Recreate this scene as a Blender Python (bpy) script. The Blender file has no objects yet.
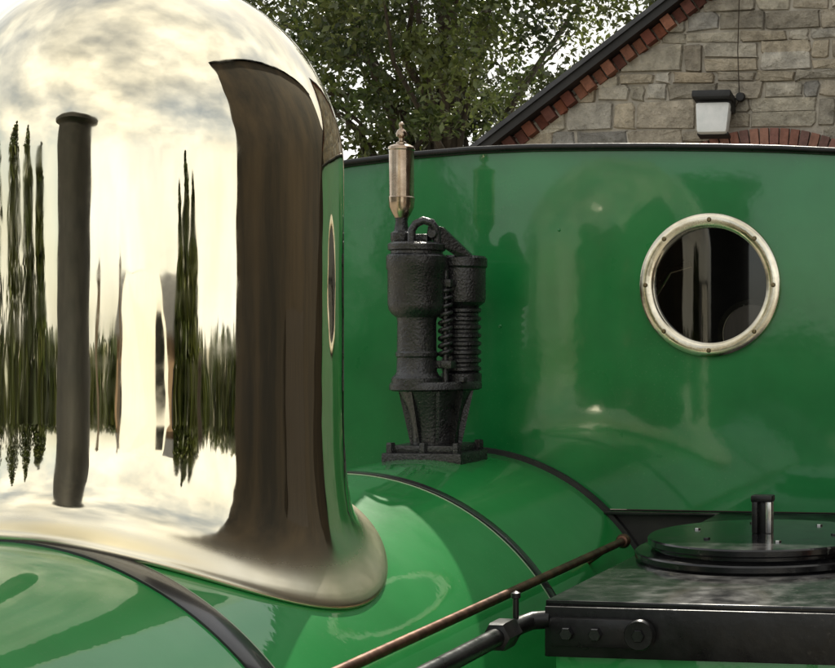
import bpy, bmesh, math, random
import numpy as np
from mathutils import Vector, Matrix
from mathutils.geometry import tessellate_polygon
random.seed(7); rng=np.random.default_rng(7)
D=bpy.data; S=bpy.context.scene
ZC=2.3
# ---------------------------------------------------------------- materials
def newmat(name):
    m=D.materials.new(name); m.use_nodes=True
    nt=m.node_tree; b=nt.nodes['Principled BSDF']; return m,nt,b
def N(nt,t,**k):
    n=nt.nodes.new(t)
    for a,v in k.items():
        if a in n.inputs: n.inputs[a].default_value=v
        else: setattr(n,a,v)
    return n
def mat(name,c1,c2=None,rough=.5,rough2=None,metal=0,scale=8,bump=0,bscale=None,coat=0,coatr=.05,stretch=(1,1,1),spec=.5,detail=6,bdist=.01,lo=.35,hi=.65,coatior=1.5,dust=0,dustcol=(.3,.3,.24),dscale=60):
    m,nt,b=newmat(name); L=nt.links
    tc=N(nt,'ShaderNodeTexCoord'); mp=N(nt,'ShaderNodeMapping'); mp.inputs['Scale'].default_value=stretch
    L.new(tc.outputs['Object'],mp.inputs['Vector'])
    n=N(nt,'ShaderNodeTexNoise',Scale=scale,Detail=detail,Roughness=.6); L.new(mp.outputs[0],n.inputs['Vector'])
    r=N(nt,'ShaderNodeValToRGB'); r.color_ramp.elements[0].position=lo; r.color_ramp.elements[1].position=hi
    r.color_ramp.elements[0].color=(*c1,1); r.color_ramp.elements[1].color=(*(c2 or c1),1)
    L.new(n.outputs['Fac'],r.inputs[0]); colout=r.outputs[0]
    if dust:
        nd=N(nt,'ShaderNodeTexNoise',Scale=dscale,Detail=3); L.new(mp.outputs[0],nd.inputs['Vector'])
        ns=N(nt,'ShaderNodeTexNoise',Scale=3.5,Detail=4); L.new(mp.outputs[0],ns.inputs['Vector'])
        rd=N(nt,'ShaderNodeMapRange'); rd.inputs[1].default_value=.60; rd.inputs[2].default_value=.74; rd.inputs[3].default_value=0; rd.inputs[4].default_value=dust
        L.new(nd.outputs['Fac'],rd.inputs[0])
        ms=N(nt,'ShaderNodeMapRange'); ms.inputs[1].default_value=.4; ms.inputs[2].default_value=.7; L.new(ns.outputs['Fac'],ms.inputs[0])
        mu=N(nt,'ShaderNodeMath',operation='MULTIPLY'); L.new(rd.outputs[0],mu.inputs[0]); L.new(ms.outputs[0],mu.inputs[1])
        mc=N(nt,'ShaderNodeMix',data_type='RGBA'); L.new(mu.outputs[0],mc.inputs[0]); L.new(colout,mc.inputs[6]); mc.inputs[7].default_value=(*dustcol,1); colout=mc.outputs[2]
    L.new(colout,b.inputs['Base Color'])
    if rough2 is not None:
        mr=N(nt,'ShaderNodeMapRange'); mr.inputs[1].default_value=.3; mr.inputs[2].default_value=.7
        mr.inputs[3].default_value=rough; mr.inputs[4].default_value=rough2
        n3=N(nt,'ShaderNodeTexNoise',Scale=scale*1.7,Detail=detail); L.new(mp.outputs[0],n3.inputs['Vector'])
        L.new(n3.outputs['Fac'],mr.inputs[0]); L.new(mr.outputs[0],b.inputs['Roughness'])
    else: b.inputs['Roughness'].default_value=rough
    b.inputs['Metallic'].default_value=metal; b.inputs['Coat Weight'].default_value=coat; b.inputs['Coat Roughness'].default_value=coatr
    b.inputs['Coat IOR'].default_value=coatior
    b.inputs['Specular IOR Level'].default_value=spec
    if bump:
        n2=N(nt,'ShaderNodeTexNoise',Scale=bscale or scale*3,Detail=4); L.new(mp.outputs[0],n2.inputs['Vector'])
        bp=N(nt,'ShaderNodeBump',Strength=bump,Distance=bdist); L.new(n2.outputs['Fac'],bp.inputs['Height'])
        L.new(bp.outputs[0],b.inputs['Normal'])
        if coat: L.new(bp.outputs[0],b.inputs['Coat Normal'])
    return m
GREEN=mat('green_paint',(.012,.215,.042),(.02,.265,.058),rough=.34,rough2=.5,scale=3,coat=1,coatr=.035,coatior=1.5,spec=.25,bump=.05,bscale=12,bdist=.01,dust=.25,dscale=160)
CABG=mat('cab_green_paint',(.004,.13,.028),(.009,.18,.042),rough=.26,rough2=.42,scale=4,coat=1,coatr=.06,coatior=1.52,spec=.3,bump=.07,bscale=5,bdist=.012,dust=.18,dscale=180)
BAND=mat('black_band_paint',(.012,.012,.013),(.03,.03,.032),rough=.25,coat=.3)
LINE=mat('lining_paint',(.30,.38,.26),rough=.4)
BLK=mat('black_gloss_paint',(.003,.003,.004),(.008,.008,.008),rough=.12,rough2=.24,scale=14,spec=.4,coat=.15,coatr=.05,bump=.06,bscale=16,bdist=.003,dust=.6,dscale=120,dustcol=(.16,.16,.14))
BLKF=mat('black_satin_paint',(.003,.003,.003),(.010,.010,.010),rough=.24,rough2=.42,scale=18,spec=.35,bump=.3,bscale=60,bdist=.002,dust=.4,dscale=90,dustcol=(.08,.07,.06))
BLKM=mat('black_matt',(.008,.008,.008),(.018,.017,.016),rough=.6,scale=20)
CAST=mat('black_cast_iron',(.004,.004,.005),(.016,.016,.017),rough=.2,rough2=.42,scale=30,bump=.8,bscale=170,bdist=.003,spec=.65,dust=.4,dscale=90,dustcol=(.10,.09,.07))
BRASSP=mat('ring_brass',(.54,.49,.37),(.78,.73,.60),rough=.12,rough2=.28,metal=1,scale=10,bump=.3,bscale=22,bdist=.004)
SCREW=mat('screw_brass',(.20,.16,.09),rough=.3,metal=1)
WHB=mat('whistle_brass',(.34,.25,.18),(.55,.45,.35),rough=.14,rough2=.3,metal=1,scale=20)
COPPER=mat('aged_copper',(.08,.04,.03),(.22,.115,.075),rough=.3,rough2=.5,metal=.8,scale=25)
STEEL=mat('polished_steel',(.5,.49,.47),rough=.2,metal=1)
m,nt,b=newmat('polished_brass'); L=nt.links; DOME=m
tc=N(nt,'ShaderNodeTexCoord'); mp=N(nt,'ShaderNodeMapping'); mp.inputs['Scale'].default_value=(1,1,.25); L.new(tc.outputs['Object'],mp.inputs[0])
n=N(nt,'ShaderNodeTexNoise',Scale=9,Detail=3); L.new(mp.outputs[0],n.inputs[0])
bp=N(nt,'ShaderNodeBump',Strength=.15,Distance=.01); L.new(n.outputs['Fac'],bp.inputs['Height']); L.new(bp.outputs[0],b.inputs['Normal'])
n2=N(nt,'ShaderNodeTexNoise',Scale=5,Detail=5); L.new(tc.outputs['Object'],n2.inputs[0])
r=N(nt,'ShaderNodeValToRGB'); r.color_ramp.elements[0].position=.35; r.color_ramp.elements[1].position=.7
r.color_ramp.elements[0].color=(.86,.775,.57,1); r.color_ramp.elements[1].color=(.91,.855,.69,1)
L.new(n2.outputs['Fac'],r.inputs[0]); L.new(r.outputs[0],b.inputs['Base Color']); b.inputs['Metallic'].default_value=1
n5=N(nt,'ShaderNodeTexNoise',Scale=28,Detail=6); L.new(tc.outputs['Object'],n5.inputs[0])
mr=N(nt,'ShaderNodeMapRange'); mr.inputs[1].default_value=.35; mr.inputs[2].default_value=.75; mr.inputs[3].default_value=.015; mr.inputs[4].default_value=.07; L.new(n5.outputs['Fac'],mr.inputs[0])
at=N(nt,'ShaderNodeAttribute',attribute_name='Scuff'); ad=N(nt,'ShaderNodeMath',operation='MULTIPLY_ADD'); ad.inputs[1].default_value=.30
L.new(at.outputs['Fac'],ad.inputs[0]); L.new(mr.outputs[0],ad.inputs[2]); L.new(ad.outputs[0],b.inputs['Roughness'])
m,nt,b=newmat('window_glass'); GLASS=m; L=nt.links; nt.nodes.remove(b)
out=nt.nodes['Material Output']; tr=N(nt,'ShaderNodeBsdfTransparent'); tr.inputs[0].default_value=(.55,.6,.58,1)
gl=N(nt,'ShaderNodeBsdfGlossy',Roughness=.02); mx=N(nt,'ShaderNodeMixShader'); fr=N(nt,'ShaderNodeFresnel',IOR=1.7)
L.new(fr.outputs[0],mx.inputs[0]); L.new(tr.outputs[0],mx.inputs[1]); L.new(gl.outputs[0],mx.inputs[2]); L.new(mx.outputs[0],out.inputs[0])
LGLASS=mat('frosted_glass',(.66,.68,.66),(.8,.8,.78),rough=.25,scale=12)
MORTAR=mat('mortar',(.34,.31,.26),(.50,.46,.39),rough=.95,scale=12,bump=.6,bscale=60)
SLATE=mat('slate',(.035,.036,.04),(.07,.07,.075),rough=.6,scale=6,bump=.3)
BARGE=mat('barge_board',(.010,.009,.009),(.022,.02,.018),rough=.6,scale=8)
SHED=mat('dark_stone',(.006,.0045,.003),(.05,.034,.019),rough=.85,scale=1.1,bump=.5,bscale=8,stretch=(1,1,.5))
DOOR=mat('timber_door',(.02,.014,.010),(.04,.028,.02),rough=.7,scale=3,stretch=(8,8,1))
TAN=mat('workshop_brick',(.10,.065,.04),(.22,.15,.10),rough=.85,scale=1.2)
GRAVEL=mat('gravel_ground',(.22,.20,.155),(.42,.385,.31),rough=.9,scale=.9,bump=.5,bscale=30)
BARK=mat('bark',(.04,.03,.022),(.09,.07,.05),rough=.9,scale=6,stretch=(4,4,1),bump=.6)
WHITE=mat('white_paint',(.75,.75,.72),(.8,.8,.78),rough=.4)
ORANGE=mat('orange_plastic',(.5,.10,.03),rough=.5)
RUST=mat('rusty_orange_paint',(.22,.05,.02),(.40,.11,.04),rough=.6,scale=3)
def attrmat(name,rough,bs,spec=.3,trans=0,bumpd=.01,vs=40,lo=.65,hi=1.2):
    m,nt,b=newmat(name); L=nt.links
    a=N(nt,'ShaderNodeAttribute',attribute_name='Col')
    tc=N(nt,'ShaderNodeTexCoord'); n=N(nt,'ShaderNodeTexNoise',Scale=vs,Detail=8,Roughness=.65); L.new(tc.outputs['Object'],n.inputs[0])
    mr=N(nt,'ShaderNodeMapRange'); mr.inputs[1].default_value=.3; mr.inputs[2].default_value=.7; mr.inputs[3].default_value=lo; mr.inputs[4].default_value=hi
    L.new(n.outputs['Fac'],mr.inputs[0])
    v=N(nt,'ShaderNodeVectorMath',operation='SCALE'); L.new(a.outputs['Color'],v.inputs[0]); L.new(mr.outputs[0],v.inputs['Scale'])
    L.new(v.outputs[0],b.inputs['Base Color']); b.inputs['Roughness'].default_value=rough; b.inputs['Specular IOR Level'].default_value=spec
    if bs:
        bp=N(nt,'ShaderNodeBump',Strength=bs,Distance=bumpd); L.new(n.outputs['Fac'],bp.inputs['Height']); L.new(bp.outputs[0],b.inputs['Normal'])
    if trans:
        out=nt.nodes['Material Output']; t=N(nt,'ShaderNodeBsdfTranslucent'); L.new(v.outputs[0],t.inputs[0])
        mx=N(nt,'ShaderNodeMixShader'); mx.inputs[0].default_value=trans
        L.new(b.outputs[0],mx.inputs[1]); L.new(t.outputs[0],mx.inputs[2]); L.new(mx.outputs[0],out.inputs[0])
    return m
STONE=attrmat('rubble_stone',.95,1,bumpd=.07,vs=11,lo=.55,hi=1.35)
BRICK=attrmat('brick',.85,.5,vs=30)
LEAF=attrmat('leaves',.36,0,spec=.7,trans=.38,vs=3)
# ---------------------------------------------------------------- helpers
def obj(name,me,parent=None,mt=None,smooth=False):
    o=D.objects.new(name,me); S.collection.objects.link(o)
    if parent: o.parent=parent
    if mt: me.materials.append(mt)
    if smooth:
        for p in me.polygons: p.use_smooth=True
    return o
def empty(name,loc=(0,0,0)):
    e=D.objects.new(name,None); S.collection.objects.link(e); e.location=loc; e.empty_display_size=.1; return e
def pyd(name,v,f,parent=None,mt=None,smooth=False):
    me=D.meshes.new(name); me.from_pydata([tuple(x) for x in v],[],f); me.update(); 
    bm=bmesh.new(); bm.from_mesh(me); bmesh.ops.recalc_face_normals(bm,faces=bm.faces); bm.to_mesh(me); bm.free()
    return obj(name,me,parent,mt,smooth)
def autosmooth(o,ang=35):
    me=o.data
    bm=bmesh.new(); bm.from_mesh(me)
    for e in bm.edges:
        if len(e.link_faces)==2 and e.calc_face_angle(0)>math.radians(ang): e.smooth=False
    for f in bm.faces: f.smooth=True
    bm.to_mesh(me); bm.free()
def lathe(name,prof,c,parent,mt,seg=48,axis='Z',rot=None,sc=(1,1)):
    v=[];f=[];n=len(prof)
    for i in range(seg):
        t=2*math.pi*i/seg
        for r,h in prof:
            v.append((r*math.cos(t)*sc[0],r*math.sin(t)*sc[1],h))
    for i in range(seg):
        j=(i+1)%seg
        for k in range(n-1): f.append((i*n+k,j*n+k,j*n+k+1,i*n+k+1))
    M=Matrix.Identity(3)
    if axis=='Y': M=Matrix.Rotation(math.radians(90),3,'X')   # h -> -Y
    if axis=='X': M=Matrix.Rotation(math.radians(90),3,'Y')
    if rot is not None: M=rot@M
    v=[M@Vector(p)+Vector(c) for p in v]
    o=pyd(name,v,f,parent,mt)
    bm=bmesh.new(); bm.from_mesh(o.data); bmesh.ops.remove_doubles(bm,verts=bm.verts,dist=1e-6)
    bmesh.ops.recalc_face_normals(bm,faces=bm.faces); bm.to_mesh(o.data); bm.free()
    autosmooth(o); return o
def box(name,c,s,parent,mt,bev=.004,rot=None,taper=None,seg=2):
    bm=bmesh.new(); bmesh.ops.create_cube(bm,size=1)
    for v in bm.verts:
        v.co=Vector((v.co.x*s[0],v.co.y*s[1],v.co.z*s[2]))
        if taper and v.co.z<0: v.co.x*=taper[0]; v.co.y*=taper[1]
    if bev: bmesh.ops.bevel(bm,geom=bm.edges[:],offset=bev,segments=seg,affect='EDGES',profile=.6)
    for v in bm.verts:
        if rot is not None: v.co=rot@v.co
        v.co+=Vector(c)
    me=D.meshes.new(name); bm.to_mesh(me); bm.free(); o=obj(name,me,parent,mt); autosmooth(o,40); return o
def tube(name,pts,rad,parent,mt,seg=14,caps=True):
    pts=[Vector(p) for p in pts]; v=[];f=[]
    rs=rad if isinstance(rad,(list,tuple)) else [rad]*len(pts)
    up=None
    for i,p in enumerate(pts):
        d=(pts[min(i+1,len(pts)-1)]-pts[max(i-1,0)]).normalized()
        if up is None: up=d.orthogonal().normalized()
        up=(up-d*up.dot(d)).normalized(); w=d.cross(up)
        for k in range(seg):
            t=2*math.pi*k/seg; v.append(p+(up*math.cos(t)+w*math.sin(t))*rs[i])
    for i in range(len(pts)-1):
        for k in range(seg):
            l=(k+1)%seg; f.append((i*seg+k,i*seg+l,(i+1)*seg+l,(i+1)*seg+k))
    if caps: f.append(tuple(range(seg))); f.append(tuple((len(pts)-1)*seg+k for k in range(seg)))
    o=pyd(name,v,f,parent,mt); autosmooth(o,50); return o
def nut(name,c,r,h,parent,mt,axis='Z',n=6):
    return lathe(name,[(0,h),(r*.85,h),(r,h*.8),(r,0)],c,parent,mt,seg=n,axis=axis)
# ================================================================ LOCOMOTIVE
loco=empty('steam_locomotive')
BX=-1.588; R=.56; CZ=-.865; CREST=CZ+R; CABY=3.75
def boil(name,y0,y1,r,mt,seg=160,a0=-180,a1=180,thick=None):
    v=[];f=[]
    prof=[(r,y0),(r,y1)] if not thick else [(r-thick,y0),(r-.0006,y0),(r,y0+.0015),(r,y1-.0015),(r-.0006,y1),(r-thick,y1)]
    n=len(prof)
    for i in range(seg+1):
        t=math.radians(a0+(a1-a0)*i/seg)
        for rr,y in prof: v.append((BX+rr*math.sin(t),y,CZ+rr*math.cos(t)))
    for i in range(seg):
        for k in range(n-1): f.append((i*n+k,(i+1)*n+k,(i+1)*n+k+1,i*n+k+1))
    o=pyd(name,v,f,loco,mt); autosmooth(o); return o
boil('boiler_cladding_front',1.25,2.03,R,GREEN)
boil('boiler_cladding_middle',2.032,3.10,R,GREEN)
boil('boiler_cladding_rear',3.102,CABY,R,GREEN)
boil('boiler_band_front',2.01,2.062,R+.004,BAND,thick=.006)
boil('boiler_band_front_lining',2.066,2.070,R+.0012,LINE,thick=.002)
boil('boiler_band_rear',3.09,3.118,R+.004,BAND,thick=.006)
boil('boiler_band_rear_lining',3.083,3.086,R+.0012,LINE,thick=.002)
boil('smokebox',.55,1.25,R+.012,BLKM,thick=.02)
lathe('smokebox_front',[(0,.02),(.3,.02),(.42,.0),(.57,-.01)],(BX,.56,CZ),loco,BLKM,axis='Y',seg=64)
boil('firebox_corner_angle',CABY-.022,CABY-.002,R+.012,BLKM,thick=.02)
lathe('chimney',[(.27,-.36),(.245,-.28),(.215,-.2),(.205,-.1),(.205,.60),(.215,.62),(.25,.64),(.255,.67),(.23,.69),(.19,.69),(.18,.5)],(BX-.06,.98,0),loco,BLKM,seg=48)
def bz(x): return CZ+math.sqrt(max(R*R-(x-BX)**2,.0))
DY=2.40; DR=.318
prof=[(.070,0.001),(.0735,.004),(.075,.008),(.0735,.0125),(.069,.0158),(.062,.018),(.053,.0205),(.043,.0245),(.033,.031),(.0245,.040),(.017,.052),(.0115,.067),(.007,.087),(.0035,.110),(.001,.138),(.0,.17),(0,.25),(0,.35),(0,.45),(0,.52),(0,.59)]
prof=[(a+DR,h) for a,h in prof]
zc0=.595; caph=.33
for i in range(1,29):
    t=math.pi/2*i/28; prof.append((DR*max(math.cos(t),0)**.92,zc0+caph*math.sin(t)))
v=[];f=[];seg=160;n=len(prof)
for i in range(seg):
    t=2*math.pi*i/seg
    for r_,h in prof:
        x=BX+r_*math.cos(t); y=DY+r_*math.sin(t); w=min(max(h/.22,0),1); w=w*w*(3-2*w)
        v.append((x,y,(1-w)*(bz(x)+h)+w*(CREST+h)))
for i in range(seg):
    j=(i+1)%seg
    for k in range(n-1): f.append((i*n+k,j*n+k,j*n+k+1,i*n+k+1))
dome=pyd('brass_dome_cover',v,f,loco,DOME)
bm=bmesh.new(); bm.from_mesh(dome.data); bmesh.ops.remove_doubles(bm,verts=bm.verts,dist=1e-5); bmesh.ops.recalc_face_normals(bm,faces=bm.faces); bm.to_mesh(dome.data); bm.free()
for p in dome.data.polygons: p.use_smooth=True
sa=dome.data.attributes.new('Scuff','FLOAT','POINT')
for i,vv in enumerate(dome.data.vertices):
    rr=math.hypot(vv.co.x-BX,vv.co.y-DY)-DR; k=min(max((rr-.008)/.035,0),1); sa.data[i].value=k*k*(3-2*k)
# ---- cab
CR=-.54
top=[(-2.45,.33),(-2.25,.385),(-2.08,.422),(-1.906,.449),(-1.74,.466),(-1.572,.477),(-1.40,.481),(-1.22,.480),(-1.06,.4775),(-.90,.473),(-.75,.467),(-.603,.458),(CR,.452)]
PX,PZ,PR=-.927,.125,.150
PX2=2*BX-PX
outer=[Vector((x,z,0)) for x,z in top]+[Vector((CR,-.452,0)),Vector((-2.45,-.452,0))]
def circ(cx,cz,r,n=64): return [Vector((cx+r*math.cos(2*math.pi*i/n),cz+r*math.sin(2*math.pi*i/n),0)) for i in range(n)]
def plate(name,y,mt,holes):
    loops=[outer]+holes; allv=[p for l in loops for p in l]
    tris=tessellate_polygon(loops)
    return pyd(name,[(p.x,y,p.y) for p in allv],[tuple(t) for t in tris],loco,mt)
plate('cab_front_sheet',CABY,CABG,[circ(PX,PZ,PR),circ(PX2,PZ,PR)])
plate('cab_front_sheet_inner',CABY+.006,BLKM,[circ(PX,PZ,PR),circ(PX2,PZ,PR)])
RWX,RWZ=-1.10,.0
plate('cab_rear_sheet',5.05,BLKM,[circ(RWX,RWZ,.10)])
v=[];f=[];
for x,z in top:
    for yy,dz in ((CABY-.012,-.012),(CABY-.012,.004),(5.15,.004),(5.15,-.012)): v.append((x,yy,z+dz+.006))
for i in range(len(top)-1):
    for k in range(4):
        l=(k+1)%4; f.append((i*4+k,(i+1)*4+k,(i+1)*4+l,i*4+l))
pyd('cab_roof',v,f,loco,BLKM)
tube('cab_roof_beading',[(x,CABY-.014,z+.004) for x,z in top],.0085,loco,BLKF,seg=10)
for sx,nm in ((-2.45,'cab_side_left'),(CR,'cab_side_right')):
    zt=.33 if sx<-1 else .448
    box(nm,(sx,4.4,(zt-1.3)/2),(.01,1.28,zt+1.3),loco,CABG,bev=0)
box('cab_lower_front',((-2.45+CR)/2,CABY+.004,-.93),(CR+2.43,.012,.95),loco,BLKM,bev=0)
box('cab_angle_iron',((CR-1.2)/2,CABY-.016,-.459),(CR+1.2,.03,.008),loco,BLK,bev=.002)
for px_,nm in ((PX,'spectacle_window_right'),(PX2,'spectacle_window_left')):
    lathe(nm+'_ring',[(.148,-.012),(.148,.008),(.150,.012),(.154,.0145),(.167,.0165),(.178,.015),(.183,.012),(.185,.007),(.185,-.0)],(px_,CABY,PZ),loco,BRASSP,axis='Y',seg=96)
    lathe(nm+'_glass',[(0,0),(.15,0)],(px_,CABY+.004,PZ),loco,GLASS,axis='Y',seg=64)
    for k in range(8):
        t=math.pi/8+k*math.pi/4+.39
        lathe(nm+'_screw_%d'%k,[(0,.0035),(.004,.0032),(.006,.001),(.0063,-.002)],(px_+.167*math.cos(t),CABY-.0160,PZ+.167*math.sin(t)),loco,SCREW,axis='Y',seg=16)
lathe('rear_window_ring',[(.10,0),(.10,.012),(.118,.012),(.118,0)],(RWX,5.04,RWZ),loco,BRASSP,axis='Y',seg=64)
tube('cab_regulator_pipe',[(-1.32,4.6,-.2),(-1.32,4.6,.12),(-1.27,4.6,.2),(-1.2,4.6,.22)],.012,loco,WHB)
for x,z in ((-1.33,.27),(-1.49,.02)):
    lathe('cab_rivet',[(0,.0025),(.003,.0018),(.0045,0)],(x,CABY,z),loco,CABG,axis='Y',seg=12)
# ---- safety valve
sv=empty('safety_valve'); sv.parent=loco
c1=(-1.605,3.50); c2=(-1.533,3.60)
colp=[(.060,-.125),(.060,-.108),(.052,-.100),(.048,-.092),(.047,-.06),(.047,-.058),(.0505,-.054),(.0505,-.046),(.047,-.042),(.046,.03),(.048,.040),(.060,.050),(.067,.060),(.069,.072),(.069,.155),(.0725,.160),(.0725,.190),(.068,.195),(.062,.197),(.062,.203),(.068,.206),(.069,.219),(.063,.224),(.05,.224),(.045,.216),(0,.216)]
lathe('valve_column_front',colp,(c1[0],c1[1],0),sv,CAST)
rc=[(.05,-.125),(.05,-.10)]
z=-.095
while z<.06: rc+=[(.042,z),(.049,z+.004),(.049,z+.011),(.042,z+.015)]; z+=.021
rc+=[(.045,.070),(.058,.08),(.060,.09),(.060,.165),(.064,.17),(.064,.19),(.058,.196),(.04,.196),(0,.19)]
lathe('valve_column_rear',rc,(c2[0],c2[1],0),sv,CAST)
ang=math.atan2(c2[1]-c1[1],c2[0]-c1[0]); mid=((c1[0]+c2[0])/2-.008,(c1[1]+c2[1])/2)
RZ=Matrix.Rotation(ang,3,'Z')
lathe('valve_flange',[(0,0),(.088,0),(.094,.004),(.094,.016),(.09,.022),(0,.022)],(mid[0],mid[1],-.140),sv,CAST,rot=RZ,sc=(1.26,.92),seg=64)
lathe('valve_neck',[(.05,-.175),(.052,-.165),(.05,-.14),(.052,-.09),(.062,-.04),(.078,0),(.085,.02)],(mid[0],mid[1],-.145),sv,CAST,rot=RZ,sc=(1.15,.9))
for k in range(8):
    a=ang+k*math.pi/4+.3; ca,sa_=math.cos(a),math.sin(a); t=.004
    def q(r_,z,s): return (mid[0]+ca*r_-sa_*s*t,mid[1]+sa_*r_+ca*s*t,z)
    v=[q(.03,-.14,-1),q(.090,-.14,-1),q(.060,-.28,-1),q(.03,-.28,-1),q(.03,-.14,1),q(.090,-.14,1),q(.060,-.28,1),q(.03,-.28,1)]
    pyd('neck_rib_%d'%k,v,[(0,1,2,3),(4,5,6,7),(0,1,5,4),(1,2,6,5),(2,3,7,6),(3,0,4,7)],sv,CAST)
    if k%2==0: nut('flange_nut_%d'%k,(mid[0]+ca*.085,mid[1]+sa_*.078,-.118),.011,.012,sv,CAST)
box('valve_base',(mid[0],mid[1]-.005,-.308),(.205,.17,.036),sv,CAST,bev=.006)
box('valve_base_step',(mid[0],mid[1]-.005,-.282),(.165,.14,.02),sv,CAST,bev=.006)
for sx in (-1,0,1):
    for sy in (-1,1): nut('base_nut',(mid[0]+sx*.085,mid[1]-.005+sy*.068,-.290),.012,.024,sv,CAST)
hx,hy=-1.540,3.52
pts=[(hx+.013*math.cos(t),hy+.013*math.sin(t),-.06+.17*t/(2*math.pi*9)) for t in np.linspace(0,2*math.pi*9,200)]
tube('valve_spring',pts,.0055,sv,CAST,seg=8)
tube('spring_rod',[(hx,hy,-.12),(hx,hy,.17)],.007,sv,CAST)
box('spring_hook',(hx,hy,.125),(.04,.03,.02),sv,CAST,bev=.004)
box('spring_foot',(hx,hy,-.075),(.045,.035,.02),sv,CAST,bev=.004)
pts=[(-1.60,3.46,.224),(-1.60,3.46,.252),(-1.592,3.465,.268),(-1.575,3.47,.277),(-1.558,3.48,.272),(-1.55,3.49,.256),(-1.55,3.495,.224)]
tube('lever_bow',pts,.010,sv,CAST,seg=10)
v=[(-1.575,3.50,.270),(-1.54,3.50,.262),(-1.485,3.56,.19),(-1.50,3.56,.175),(-1.55,3.50,.22),(-1.58,3.50,.24)]
v2=[(x,y+.016,z) for x,y,z in v]; pyd('easing_lever',v+v2,[(0,1,2,3,4,5),(6,7,8,9,10,11)]+[(i,(i+1)%6,(i+1)%6+6,i+6) for i in range(6)],sv,CAST)
nut('lever_pivot',(-1.556,3.496,.245),.012,.02,sv,CAST,axis='Y',n=16)
box('lever_clevis',(-1.595,3.50,.230),(.05,.035,.03),sv,CAST,bev=.005)
wh=empty('steam_whistle'); wh.parent=loco; wx,wy=-1.640,3.49
lathe('whistle_base',[(.0,-.115),(.022,-.115),(.026,-.105),(.026,-.088),(.018,-.082),(.014,-.06),(.016,-.05)],(wx,wy,.335),wh,CAST)
lathe('whistle_cup',[(.013,-.055),(.022,-.04),(.029,-.025),(.0305,-.012)],(wx,wy,.335),wh,WHB)
lathe('whistle_bell',[(.0305,-.012),(.0315,0),(.0295,.002),(.0295,.03),(.0295,.10),(.0295,.115),(.0315,.117),(.0315,.123),(.027,.127),(.02,.130),(.0,.131)],(wx,wy,.335),wh,WHB)
lathe('whistle_finial',[(.013,0),(.013,.006),(.006,.010),(.006,.016),(.012,.020),(.0135,.028),(.010,.036),(.005,.040),(.005,.046),(.007,.050),(.004,.056),(0,.058)],(wx,wy,.464),wh,WHB,seg=24)
hr=empty('boiler_handrail'); hr.parent=loco
tube('rail',[(-1.091,1.4,-.504),(-1.091,3.52,-.504)],.0095,hr,COPPER)
lathe('rail_end_knob',[(0,-.018),(.012,-.015),(.017,-.006),(.018,.004),(.014,.013),(0,.018)],(-1.091,3.535,-.504),hr,COPPER,axis='Y',seg=24)
for y in (2.62-.9,3.40):
    a=math.atan2(-1.091-BX,-.504-CZ); tube('rail_stanchion',[(BX+R*math.sin(a)*.99,y,CZ+R*math.cos(a)*.99),(-1.091,y,-.504)],.007,hr,COPPER)
# ---- side tank
tk=empty('water_tank'); tk.parent=loco
X0,X1,Y0,Y1,TZ=-.899,-.345,2.466,3.73,-.455
box('tank_body',((X0+X1)/2+.006,(Y0+Y1)/2+.006,-1.0),(X1-X0-.012,Y1-Y0-.012,.93),tk,GREEN,bev=.01)
box('tank_top_plate',((X0+X1)/2,(Y0+Y1)/2,TZ-.006),(X1-X0,Y1-Y0,.012),tk,BLK,bev=.003)
box('tank_front_angle',((X0+X1)/2,Y0+.0,-.507),(X1-X0-.004,.02,.086),tk,BLKF,bev=.003)
box('tank_side_angle',(X0+.006,(Y0+Y1)/2,-.507),(.016,Y1-Y0-.03,.086),tk,BLKF,bev=.003)
HX,HY=-.634,3.03
lathe('hatch_base_ring',[(.18,0),(.262,0),(.265,.004),(.265,.014),(.262,.017),(.24,.018),(.236,.02),(.22,.021)],(HX,HY,TZ),tk,BLK,seg=96)
lathe('hatch_neck',[(.226,0),(.226,.030),(.20,.030)],(HX,HY,TZ),tk,BLK,seg=96)
lathe('hatch_lid',[(.21,.028),(.236,.028),(.239,.031),(.239,.041),(.236,.044),(.20,.046),(.1,.048),(0,.0485)],(HX,HY,TZ),tk,BLK,seg=96)
box('hatch_handle_post_left',(HX-.0145,HY-.02,TZ+.083),(.012,.03,.07),tk,BLKF,bev=.003)
box('hatch_handle_post_right',(HX+.0145,HY-.02,TZ+.083),(.012,.03,.07),tk,STEEL,bev=.003)
box('hatch_handle_top',(HX,HY-.02,TZ+.119),(.045,.034,.014),tk,BLKF,bev=.004)
box('hatch_handle_web',(HX,HY-.012,TZ+.08),(.02,.01,.065),tk,BLKF,bev=.001)
for k in range(6):
    t=k*math.pi/3+.9; nut('hatch_bolt',(HX+.15*math.cos(t),HY+.15*math.sin(t),TZ+.0455),.007,.005,tk,BLK if k%2 else STEEL)
box('pipe_bracket',(-.80,Y0-.018,-.505),(.17,.018,.05),tk,BLKF,bev=.008)
lathe('bracket_end',[(0,.014),(.024,.014),(.026,.01),(.026,0)],(-.725,Y0-.02,-.505),tk,BLKF,axis='Y',seg=32)
for x in (-.85,-.80,-.725): nut('bracket_bolt',(x,Y0-.027,-.505),.012,.012,tk,BLK,axis='Y')
pp=empty('feed_pipe'); pp.parent=loco
tube('pipe',[(-.934,1.5,-.494),(-.934,2.40,-.494),(-.932,2.44,-.493),(-.92,2.462,-.49),(-.89,2.466,-.488)],.0155,pp,BLKF,seg=20)
lathe('pipe_union',[(.016,-.03),(.024,-.028),(.026,-.02),(.026,.02),(.024,.028),(.016,.03)],(-.934,2.36,-.494),pp,BLKF,axis='Y',seg=6)
tube('drain_stem',[(-.934,2.42,-.49),(-.934,2.42,-.445)],.005,pp,BLKF)
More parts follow.
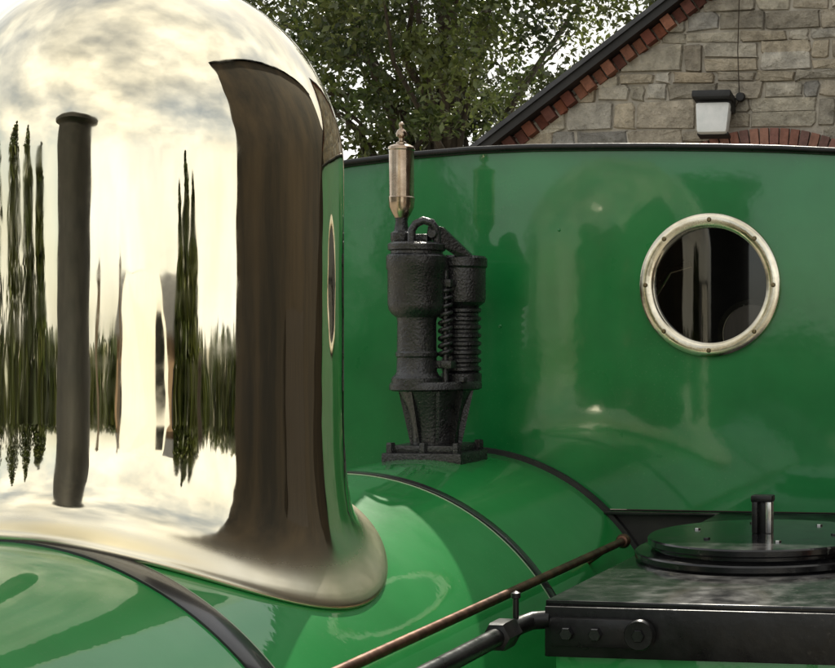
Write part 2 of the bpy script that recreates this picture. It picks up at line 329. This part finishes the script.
lathe('drain_knob',[(0,-.008),(.008,-.004),(.008,.004),(0,.008)],(-.934,2.42,-.44),pp,BLKF,seg=12)
box('running_plate',(BX,2.3,-1.42),(2.4,4.6,.03),loco,BLKM,bev=0)
box('frames',(BX,2.3,-1.62),(1.0,4.4,.36),loco,BLKM,bev=0)
for y in (1.2,2.6,4.0):
    for sx in (-.55,.55):
        lathe('wheel',[(0,-.03),(.10,-.05),(.12,-.02),(.33,-.02),(.35,-.05),(.37,-.05),(.37,.05),(.40,.06),(.40,.075),(0,.075)],(BX+sx,y,-1.87),loco,BLKM,axis='X',seg=48)
# ================================================================ STONE BUILDING
bld=empty('stone_building'); BY=9.0; AX,AZ=-.5,3.48; SL=.7215; GZ=-2.3
def roofz(x): return AZ-SL*abs(x-AX)
EX0,EX1=-4.75,3.75
v=[(EX0+.25,BY,GZ),(EX1-.25,BY,GZ),(EX1-.25,BY,roofz(EX1-.25)-.05),(AX,BY,AZ-.05),(EX0+.25,BY,roofz(EX0+.25)-.05)]
v+= [(x,13.4,z) for x,y,z in v]
pyd('gable_walls',v,[(0,1,2,3,4),(5,6,7,8,9),(0,1,6,5),(1,2,7,6),(2,3,8,7),(3,4,9,8),(4,0,5,9)],bld,MORTAR)
ACX,ACZ,ARr=-1.85,.14,1.12
V=[];F=[];C=[]
def block(x0,x1,z0,z1,yf,yb,ch,col,jit=.0,clip=None):
    b=len(V)
    w=x1-x0; h=z1-z0; k=min(.22*h,.026)
    cs=[(x0+k*random.uniform(.1,1),z0),(x1-k*random.uniform(.1,1),z0),(x1,z0+k*random.uniform(.1,1)),(x1,z1-k*random.uniform(.1,1)),(x1-k*random.uniform(.1,1),z1),(x0+k*random.uniform(.1,1),z1),(x0,z1-k*random.uniform(.1,1)),(x0,z0+k*random.uniform(.1,1))]
    cs=[(x+random.uniform(-jit,jit),z+random.uniform(-jit,jit)) for x,z in cs]
    if clip: cs=[(x,min(z,clip(x))) for x,z in cs]
    cx=sum(c[0] for c in cs)/8; cz=sum(c[1] for c in cs)/8
    for x,z in cs: V.append((x,yb,z))
    for x,z in cs:
        l=math.hypot(x-cx,z-cz)+1e-5
        V.append((x-(x-cx)/l*ch,yf+random.uniform(-.5,.5)*ch,z-(z-cz)/l*ch))
    V.append((cx+random.uniform(-.2,.2)*w,yf-random.uniform(0,.012),cz+random.uniform(-.2,.2)*h))
    for i in range(8): F.append((b+8+i,b+8+(i+1)%8,b+16)); C.append(col)
    for i in range(8): F.append((b+i,b+(i+1)%8,b+8+(i+1)%8,b+8+i)); C.append(col)
pal=[(.53,.46,.35),(.46,.405,.32),(.56,.51,.41),(.40,.36,.29),(.53,.485,.40),(.49,.41,.30),(.60,.56,.48),(.43,.41,.37)]
z=-1.0
while z<AZ:
    h=random.choice([.07,.09,.10,.12,.13,.15,.18]); x=EX0+.27+random.uniform(0,.15)
    while x<EX1-.3:
        w=random.uniform(.10,.42)*(.7+h*2); x1=min(x+w,EX1-.26)
        cl=lambda xx: roofz(xx)-.13
        if z+.02<max(cl(x),cl(x1)) :
            cx=(x+x1)/2; cz=z+h/2
            if not (math.hypot(cx-ACX,cz-ACZ)<ARr+.02 and cz>ACZ or (abs(cx-ACX)<ARr-.1 and cz<=ACZ)):
                p=random.choice(pal); k=random.uniform(.72,1.1); col=tuple(c*k for c in p)
                if h>.12 and random.random()<.5 and w>.18:
                    hm=h*random.uniform(.35,.65)
                    block(x+.004,x1-.004,z+.004,z+hm-.004,BY-.010-random.random()*.016,BY,.007,col,.009,cl)
                    if random.random()<.4:
                        xm=x+(x1-x)*random.uniform(.35,.65)
                        for a_,b_ in ((x,xm),(xm,x1)):
                            block(a_+.004,b_-.004,z+hm+.004,z+h-.004,BY-.010-random.random()*.016,BY,.007,random.choice(pal),.009,cl)
                    else: block(x+.004,x1-.004,z+hm+.004,z+h-.004,BY-.010-random.random()*.016,BY,.007,random.choice(pal),.009,cl)
                else: block(x+.004,x1-.004,z+.004,z+h-.004,BY-.010-random.random()*.02,BY,.009,col,.011,cl)
        x=x1
    z+=h
def colmesh(name,V,F,C,parent,mt):
    me=D.meshes.new(name); me.from_pydata(V,[],F); a=me.color_attributes.new('Col','FLOAT_COLOR','CORNER')
    arr=[]
    for p,c in zip(me.polygons,C): arr+= [*c,1]*len(p.vertices)
    a.data.foreach_set('color',arr); me.update()
    bm=bmesh.new(); bm.from_mesh(me); bmesh.ops.recalc_face_normals(bm,faces=bm.faces); bm.to_mesh(me); bm.free()
    return obj(name,me,parent,mt)
colmesh('stone_courses',V,F,C,bld,STONE)
V=[];F=[];C=[]
def obox(c,ux,uz,hx_,hz_,y0,y1,col):
    b=len(V)
    for yy in (y0,y1):
        for sx,sz in ((-1,-1),(1,-1),(1,1),(-1,1)):
            V.append((c[0]+ux[0]*sx*hx_+uz[0]*sz*hz_,yy,c[1]+ux[1]*sx*hx_+uz[1]*sz*hz_))
    for q_ in ((0,1,2,3),(4,5,6,7),(0,1,5,4),(1,2,6,5),(2,3,7,6),(3,0,4,7)): F.append(tuple(b+i for i in q_)); C.append(col)
bp=[(.24,.085,.05),(.18,.06,.04),(.28,.12,.075),(.14,.055,.04)]
Ls=math.hypot(1,SL)
for sgn in (-1,1):
    ux=(sgn/Ls,-SL/Ls); uz=(sgn*SL/Ls,1/Ls)
    n=int((4.3*Ls)/.078)
    for i in range(n):
        s=.1+i*.078+random.uniform(-.004,.004); cx=AX+ux[0]*s; cz=AZ+ux[1]*s
        c=(cx-uz[0]*.118,cz-uz[1]*.118); k=random.uniform(.7,1.2)
        col=tuple(a*k for a in random.choice(bp))
        obox(c,ux,uz,.033 if i%2 else .03,.04,BY-(.085 if i%2 else .04),BY+.01,col)
for i in range(46):
    t=math.radians(15)+math.radians(150)*i/45; ux=(-math.sin(t),math.cos(t)); uz=(math.cos(t),math.sin(t))
    k=random.uniform(.8,1.2); col=tuple((a+.05)*k for a in random.choice(bp))
    obox((ACX+uz[0]*(ARr-.06),ACZ+uz[1]*(ARr-.06)),ux,uz,.026,.055,BY-.035,BY+.01,col)
    obox((ACX+uz[0]*(ARr-.18),ACZ+uz[1]*(ARr-.18)),ux,uz,.024,.055,BY-.032,BY+.01,col)
colmesh('verge_and_arch_bricks',V,F,C,bld,BRICK)
box('door',(ACX,BY-.01,-1.0),(1.8,.02,2.6),bld,DOOR,bev=0)
for sgn,nm in ((-1,'left'),(1,'right')):
    ex=EX0 if sgn<0 else EX1; ez=roofz(ex)
    ny=(sgn*SL/Ls,1/Ls)
    def sec(y0,y1,t0,t1,name,mt):
        v=[]
        for yy in (y0,y1):
            for (x,z) in ((AX,AZ),(ex,ez)):
                for t in (t0,t1): v.append((x+(ny[0]*t if x!=AX else 0),yy,z+(ny[1]*t if x!=AX else t*Ls)))
        pyd(name,v,[(0,1,3,2),(4,5,7,6),(0,1,5,4),(1,3,7,5),(3,2,6,7),(2,0,4,6)],bld,mt)
    sec(BY-.16,13.6,-.028,.0,'roof_slates_'+nm,SLATE)
    sec(BY-.14,BY-.02,-.074,-.03,'barge_board_'+nm,BARGE)
fl=empty('wall_floodlight'); fx,fz,fy=-2.165,1.325,BY
Rt=Matrix.Rotation(math.radians(-12),3,'X')
box('lamp_back_box',(fx,fy-.10,fz+.07),(.22,.13,.11),fl,BLKM,bev=.015)
box('lamp_hood',(fx,fy-.17,fz+.105),(.24,.13,.045),fl,BLKM,bev=.012,rot=Rt)
box('lamp_glass',(fx,fy-.17,fz-.03),(.215,.09,.19),fl,LGLASS,bev=.02,rot=Rt,taper=(.86,.8))
box('lamp_frame_lower',(fx,fy-.15,fz-.125),(.19,.08,.02),fl,BLKM,bev=.005,rot=Rt)
box('lamp_bracket',(fx,fy-.05,fz+.04),(.08,.06,.16),fl,BLKM,bev=.004)
tube('lamp_cable',[(fx+.11,fy-.05,fz+.06),(fx+.135,fy-.055,fz+.10),(fx+.125,fy-.057,fz+.4),(fx+.14,fy-.057,fz+.9),(fx+.13,fy-.057,roofz(fx+.13)-.2)],.0035,fl,BARK,seg=8)
lathe('lamp_junction',[(0,.03),(.025,.03),(.03,0)],(fx+.14,fy-.04,fz+.12),fl,BLKM,axis='Y',seg=16)
# ================================================================ TREES
def leaves(centres,radii,per,size,cols):
    n=len(centres)*per
    c=np.repeat(centres,per,0); r=np.repeat(radii,per)[:,None]
    d=rng.normal(size=(n,3)); d/=np.linalg.norm(d,axis=1)[:,None]
    p=c+d*r*(rng.random((n,1))**.5)*np.array([1,1,.6])
    a=rng.normal(size=(n,3)); a/=np.linalg.norm(a,axis=1)[:,None]
    b_=rng.normal(size=(n,3)); b_-=a*(a*b_).sum(1)[:,None]; b_/=np.linalg.norm(b_,axis=1)[:,None]
    s=size*(.6+.8*rng.random((n,1)))
    v=np.stack([p-a*s,p-b_*s*.45,p+a*s,p+b_*s*.45],1).reshape(-1,3)
    ci=np.repeat(rng.integers(0,len(cols),len(centres)),per); col=np.array(cols)[ci]*(.6+.8*rng.random((n,1)))
    return v,col
def leafmesh(name,v,col,parent):
    n=len(v)//4; me=D.meshes.new(name)
    me.vertices.add(len(v)); me.vertices.foreach_set('co',v.ravel())
    me.loops.add(4*n); me.loops.foreach_set('vertex_index',np.arange(4*n)); me.polygons.add(n)
    me.polygons.foreach_set('loop_start',np.arange(0,4*n,4)); me.update(calc_edges=True)
    a=me.color_attributes.new('Col','FLOAT_COLOR','CORNER')
    cc=np.concatenate([np.repeat(col,4,0),np.ones((4*n,1))],1); a.data.foreach_set('color',cc.ravel().astype(np.float32))
    return obj(name,me,parent,LEAF)
def tree(loc,cr,rad,nclump,per,size,cols,th,clr=.55):
    e=empty('broadleaf_tree'); x,y,g=loc; cx,cy,cz=cr
    tube('trunk',[(x,y,g),(x+.1,y,g+1),(x+.05,y+.1,g+th*.6),(cx,cy,g+th),(cx,cy,cz+rad[2]*.5)],[.34,.26,.22,.16,.05],e,BARK)
    d=rng.normal(size=(nclump,3)); d/=np.linalg.norm(d,axis=1)[:,None]
    p=np.array([cx,cy,cz])+d*np.array(rad)*(rng.random((nclump,1))**.38)*(.85+.3*rng.random((nclump,1)))
    for k in range(0,nclump,max(1,nclump//34)):
        q_=p[k]; s=Vector((cx,cy,g+th*random.uniform(.6,1.3))); en=Vector(q_); m_=s.lerp(en,.33)+Vector((random.uniform(-.3,.3),0,.35)); m2=s.lerp(en,.68)+Vector((random.uniform(-.3,.3),0,.3))
        tube('limb_%d'%k,[s,m_,m2,en],[.06,.038,.022,.008],e,BARK,seg=7)
    v,col=leaves(p,clr*(.6+.8*rng.random(nclump)),per,size,cols); leafmesh('crown',v,col,e); return e
cols=[(.075,.11,.022),(.11,.14,.03),(.05,.075,.016),(.13,.155,.036),(.08,.10,.03)]
tree((-6.8,15.6,-2.3),(-6.8,15.6,3.9),(4.0,3.0,3.6),340,330,.043,cols,3.6,.47)
# surroundings behind the viewer, mirrored by the polished dome
sh=empty('stone_shed')
SX0=2.0
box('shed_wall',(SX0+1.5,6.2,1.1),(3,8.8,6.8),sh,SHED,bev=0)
v=[(SX0-.15,1.7,4.5),(SX0-.15,10.7,4.5),(SX0+1.5,10.7,6.2),(SX0+1.5,1.7,6.2),(SX0+3.15,10.7,4.5),(SX0+3.15,1.7,4.5)]
pyd('shed_roof',v,[(0,1,2,3),(3,2,4,5),(0,3,5),(1,2,4)],sh,SLATE)
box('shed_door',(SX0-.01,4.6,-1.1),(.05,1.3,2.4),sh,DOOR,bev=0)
def azp(azd,d): a=math.radians(azd); return (-1.6+math.sin(a)*d,2.4-math.cos(a)*d)
ws=empty('brick_workshop'); wx_,wy_=azp(33,23); Mw=Matrix.Rotation(math.radians(33),3,'Z')
def wbox(nm,c,s,mt_): p=Mw@Vector(c)+Vector((wx_,wy_,0)); box(nm,p,s,ws,mt_,bev=0,rot=Mw)
wbox('walls',(0,0,-1.15),(13,5,2.3),TAN)
for i,(cx_,w_) in enumerate(((-5,1.6),(-2.2,1.0),(.4,2.2),(3,1.0),(5.2,1.4))): wbox('opening_%d'%i,(cx_,2.52,-1.3),(w_,.06,1.7),BLKM)
v=[Mw@Vector(p)+Vector((wx_,wy_,0)) for p in ((-6.7,2.8,-.02),(6.7,2.8,-.02),(6.7,0,1.0),(-6.7,0,1.0),(6.7,-2.8,-.02),(-6.7,-2.8,-.02))]
pyd('roof',v,[(0,1,2,3),(3,2,4,5),(0,3,5),(1,2,4)],ws,SLATE)
hc=[];hr_=[]
for i in range(150):
    a=math.radians(-85+i*1.15); Dd=29+random.uniform(-1,1)
    for zz in (-2.0,-1.5,-1.0,-.5):
        if zz==-.5 and random.random()<.35: continue
        hc.append((-1.6+math.sin(a)*Dd,2.4-math.cos(a)*Dd,zz+random.uniform(-.1,.25))); hr_.append(.8)
v,col=leaves(np.array(hc),np.array(hr_),60,.24,[tuple(c*.6 for c in k) for k in cols]); leafmesh('hedge',v,col,None)
cc=[];rr=[]
def conif(azd,Dd,H,w):
    x,y=azp(azd,Dd)
    for k in range(14):
        t=k/13; cc.append((x+random.uniform(-.15,.15),y+random.uniform(-.15,.15),-1.9+(H-.3)*t)); rr.append(w*(1-t)**.8+.12)
for a,H,w in ((49,4.2,1.5),(53,5.0,1.7),(57,4.4,1.7),(-26,5.4,1.8),(-33,7.5,2.2),(-42,8,2.6),(-55,8,2.8),(-70,8,3)): conif(a,21,H,w)
v,col=leaves(np.array(cc),np.array(rr),230,.22,[tuple(c*.6 for c in k) for k in cols]); leafmesh('conifer_trees',v,col,None)
for az_,d_,h_ in ((7,10,2.7),(17,14,3.0),(60,7.5,2.1)):
    x,y=azp(az_,d_); e=empty('timber_post')
    box('post',(x,y,-2.3+h_/2),(.2,.2,h_),e,BARK,bev=.01); lathe('post_cap',[(0,.1),(.14,.0),(.14,-.04)],(x,y,-2.3+h_+.04),e,BARK,seg=8)
vn=empty('parked_van')
Mz=Matrix.Rotation(math.radians(38),3,'Z'); vc=Vector((4.6,-7.5,.15))
sec_=[(-2.6,-1.9),(-2.6,.0),(-2.45,.25),(-2.1,.36),(1.2,.36),(1.6,.2),(2.1,-.45),(2.75,-.75),(2.85,-1.2),(2.85,-1.9)]
v=[];
for sy in (-1.0,1.0):
    for x,z in sec_: v.append(Mz@Vector((x,sy*(1-.08*max(0,(z+.4))),z))+vc)
n=len(sec_)
pyd('van_body',v,[tuple(range(n)),tuple(range(n,2*n))]+[(i,(i+1)%n,(i+1)%n+n,i+n) for i in range(n)],vn,WHITE)
for sy in (-1.01,1.01):
    v=[Mz@Vector((x,sy,z))+vc for x,z in ((.9,-.5),(1.85,-.5),(1.5,.02),(.9,.06))]; pyd('cab_window',v,[(0,1,2,3)],vn,BLK)
for x in (-1.7,1.9):
    for sy in (-.95,.95):
        p=Mz@Vector((x,sy,-2.1))+vc; lathe('van_wheel',[(0,-.1),(.3,-.1),(.35,-.06),(.35,.06),(.3,.1),(0,.1)],p,vn,BLKM,axis='Y',seg=24,rot=Mz)
for cx,cy in ((3.2,-2.6),(3.9,-1.7)):
    e=empty('traffic_cone')
    lathe('cone_body',[(0,.75),(.03,.75),(.14,.04),(.2,.04),(.2,0)],(cx,cy,-2.3),e,ORANGE,seg=20)
    lathe('cone_band',[(.075,.5),(.105,.3)],(cx,cy,-2.3),e,WHITE,seg=20)
sk=empty('waste_skip'); kc=azp(58,11)
lathe('skip_body',[(0,-1.3),(1.2,-1.3),(1.6,.0),(1.7,.0),(1.7,.1),(1.55,.1),(1.15,-1.2),(0,-1.2)],(kc[0],kc[1],-1.0),sk,RUST,seg=4,sc=(1,.7))
g=pyd('ground',[(-400,-400,GZ),(400,-400,GZ),(400,400,GZ),(-400,400,GZ)],[(0,1,2,3)],None,GRAVEL)
for o in D.objects:
    if o.parent is None: o.location.z+=ZC
# ================================================================ LIGHT
sd=Vector((-.20,.68,.70)).normalized()
sun=D.lights.new('sun','SUN'); sun.energy=5.0; sun.angle=math.radians(.6); sun.color=(1,.94,.82)
so=D.objects.new('sun',sun); S.collection.objects.link(so); so.rotation_euler=sd.to_track_quat('Z','Y').to_euler(); so.location=(0,10,20)
w=D.worlds.new('World'); S.world=w; w.use_nodes=True; nt=w.node_tree; L=nt.links; bg=nt.nodes['Background']
sky=N(nt,'ShaderNodeTexSky',sky_type='NISHITA'); sky.sun_disc=False; sky.sun_elevation=math.asin(sd.z); sky.sun_rotation=math.atan2(sd.x,sd.y)
tc=N(nt,'ShaderNodeTexCoord'); mp=N(nt,'ShaderNodeMapping'); mp.inputs['Scale'].default_value=(1,1,2.0); L.new(tc.outputs['Generated'],mp.inputs[0])
n=N(nt,'ShaderNodeTexNoise',Scale=1.5,Detail=6,Roughness=.5); L.new(mp.outputs[0],n.inputs[0])
r=N(nt,'ShaderNodeValToRGB'); r.color_ramp.elements[0].position=.33; r.color_ramp.elements[1].position=.60; r.color_ramp.elements[0].color=(.4,.4,.4,1); L.new(n.outputs['Fac'],r.inputs[0])
n2=N(nt,'ShaderNodeTexNoise',Scale=3,Detail=6); L.new(mp.outputs[0],n2.inputs[0])
r2=N(nt,'ShaderNodeValToRGB'); r2.color_ramp.elements[0].position=.3; r2.color_ramp.elements[1].position=.7
r2.color_ramp.elements[0].color=(6.2,6.1,5.7,1); r2.color_ramp.elements[1].color=(10.6,10.4,9.7,1); L.new(n2.outputs['Fac'],r2.inputs[0])
mx=N(nt,'ShaderNodeMix',data_type='RGBA'); L.new(r.outputs[0],mx.inputs[0]); L.new(sky.outputs[0],mx.inputs[6]); L.new(r2.outputs[0],mx.inputs[7])
L.new(mx.outputs[2],bg.inputs[0]); bg.inputs[1].default_value=.15
# ================================================================ CAMERA
cam=D.cameras.new('camera'); co=D.objects.new('camera',cam); S.collection.objects.link(co); S.camera=co
cam.sensor_width=36; cam.lens=36*1500/835; cam.shift_x=-(865-417.5)/835; cam.clip_end=2000; cam.clip_start=.05
co.location=(0,0,ZC); co.rotation_euler=(math.radians(90),0,math.radians(8))
S.view_settings.view_transform='Standard'; S.view_settings.look='None'; S.view_settings.exposure=0
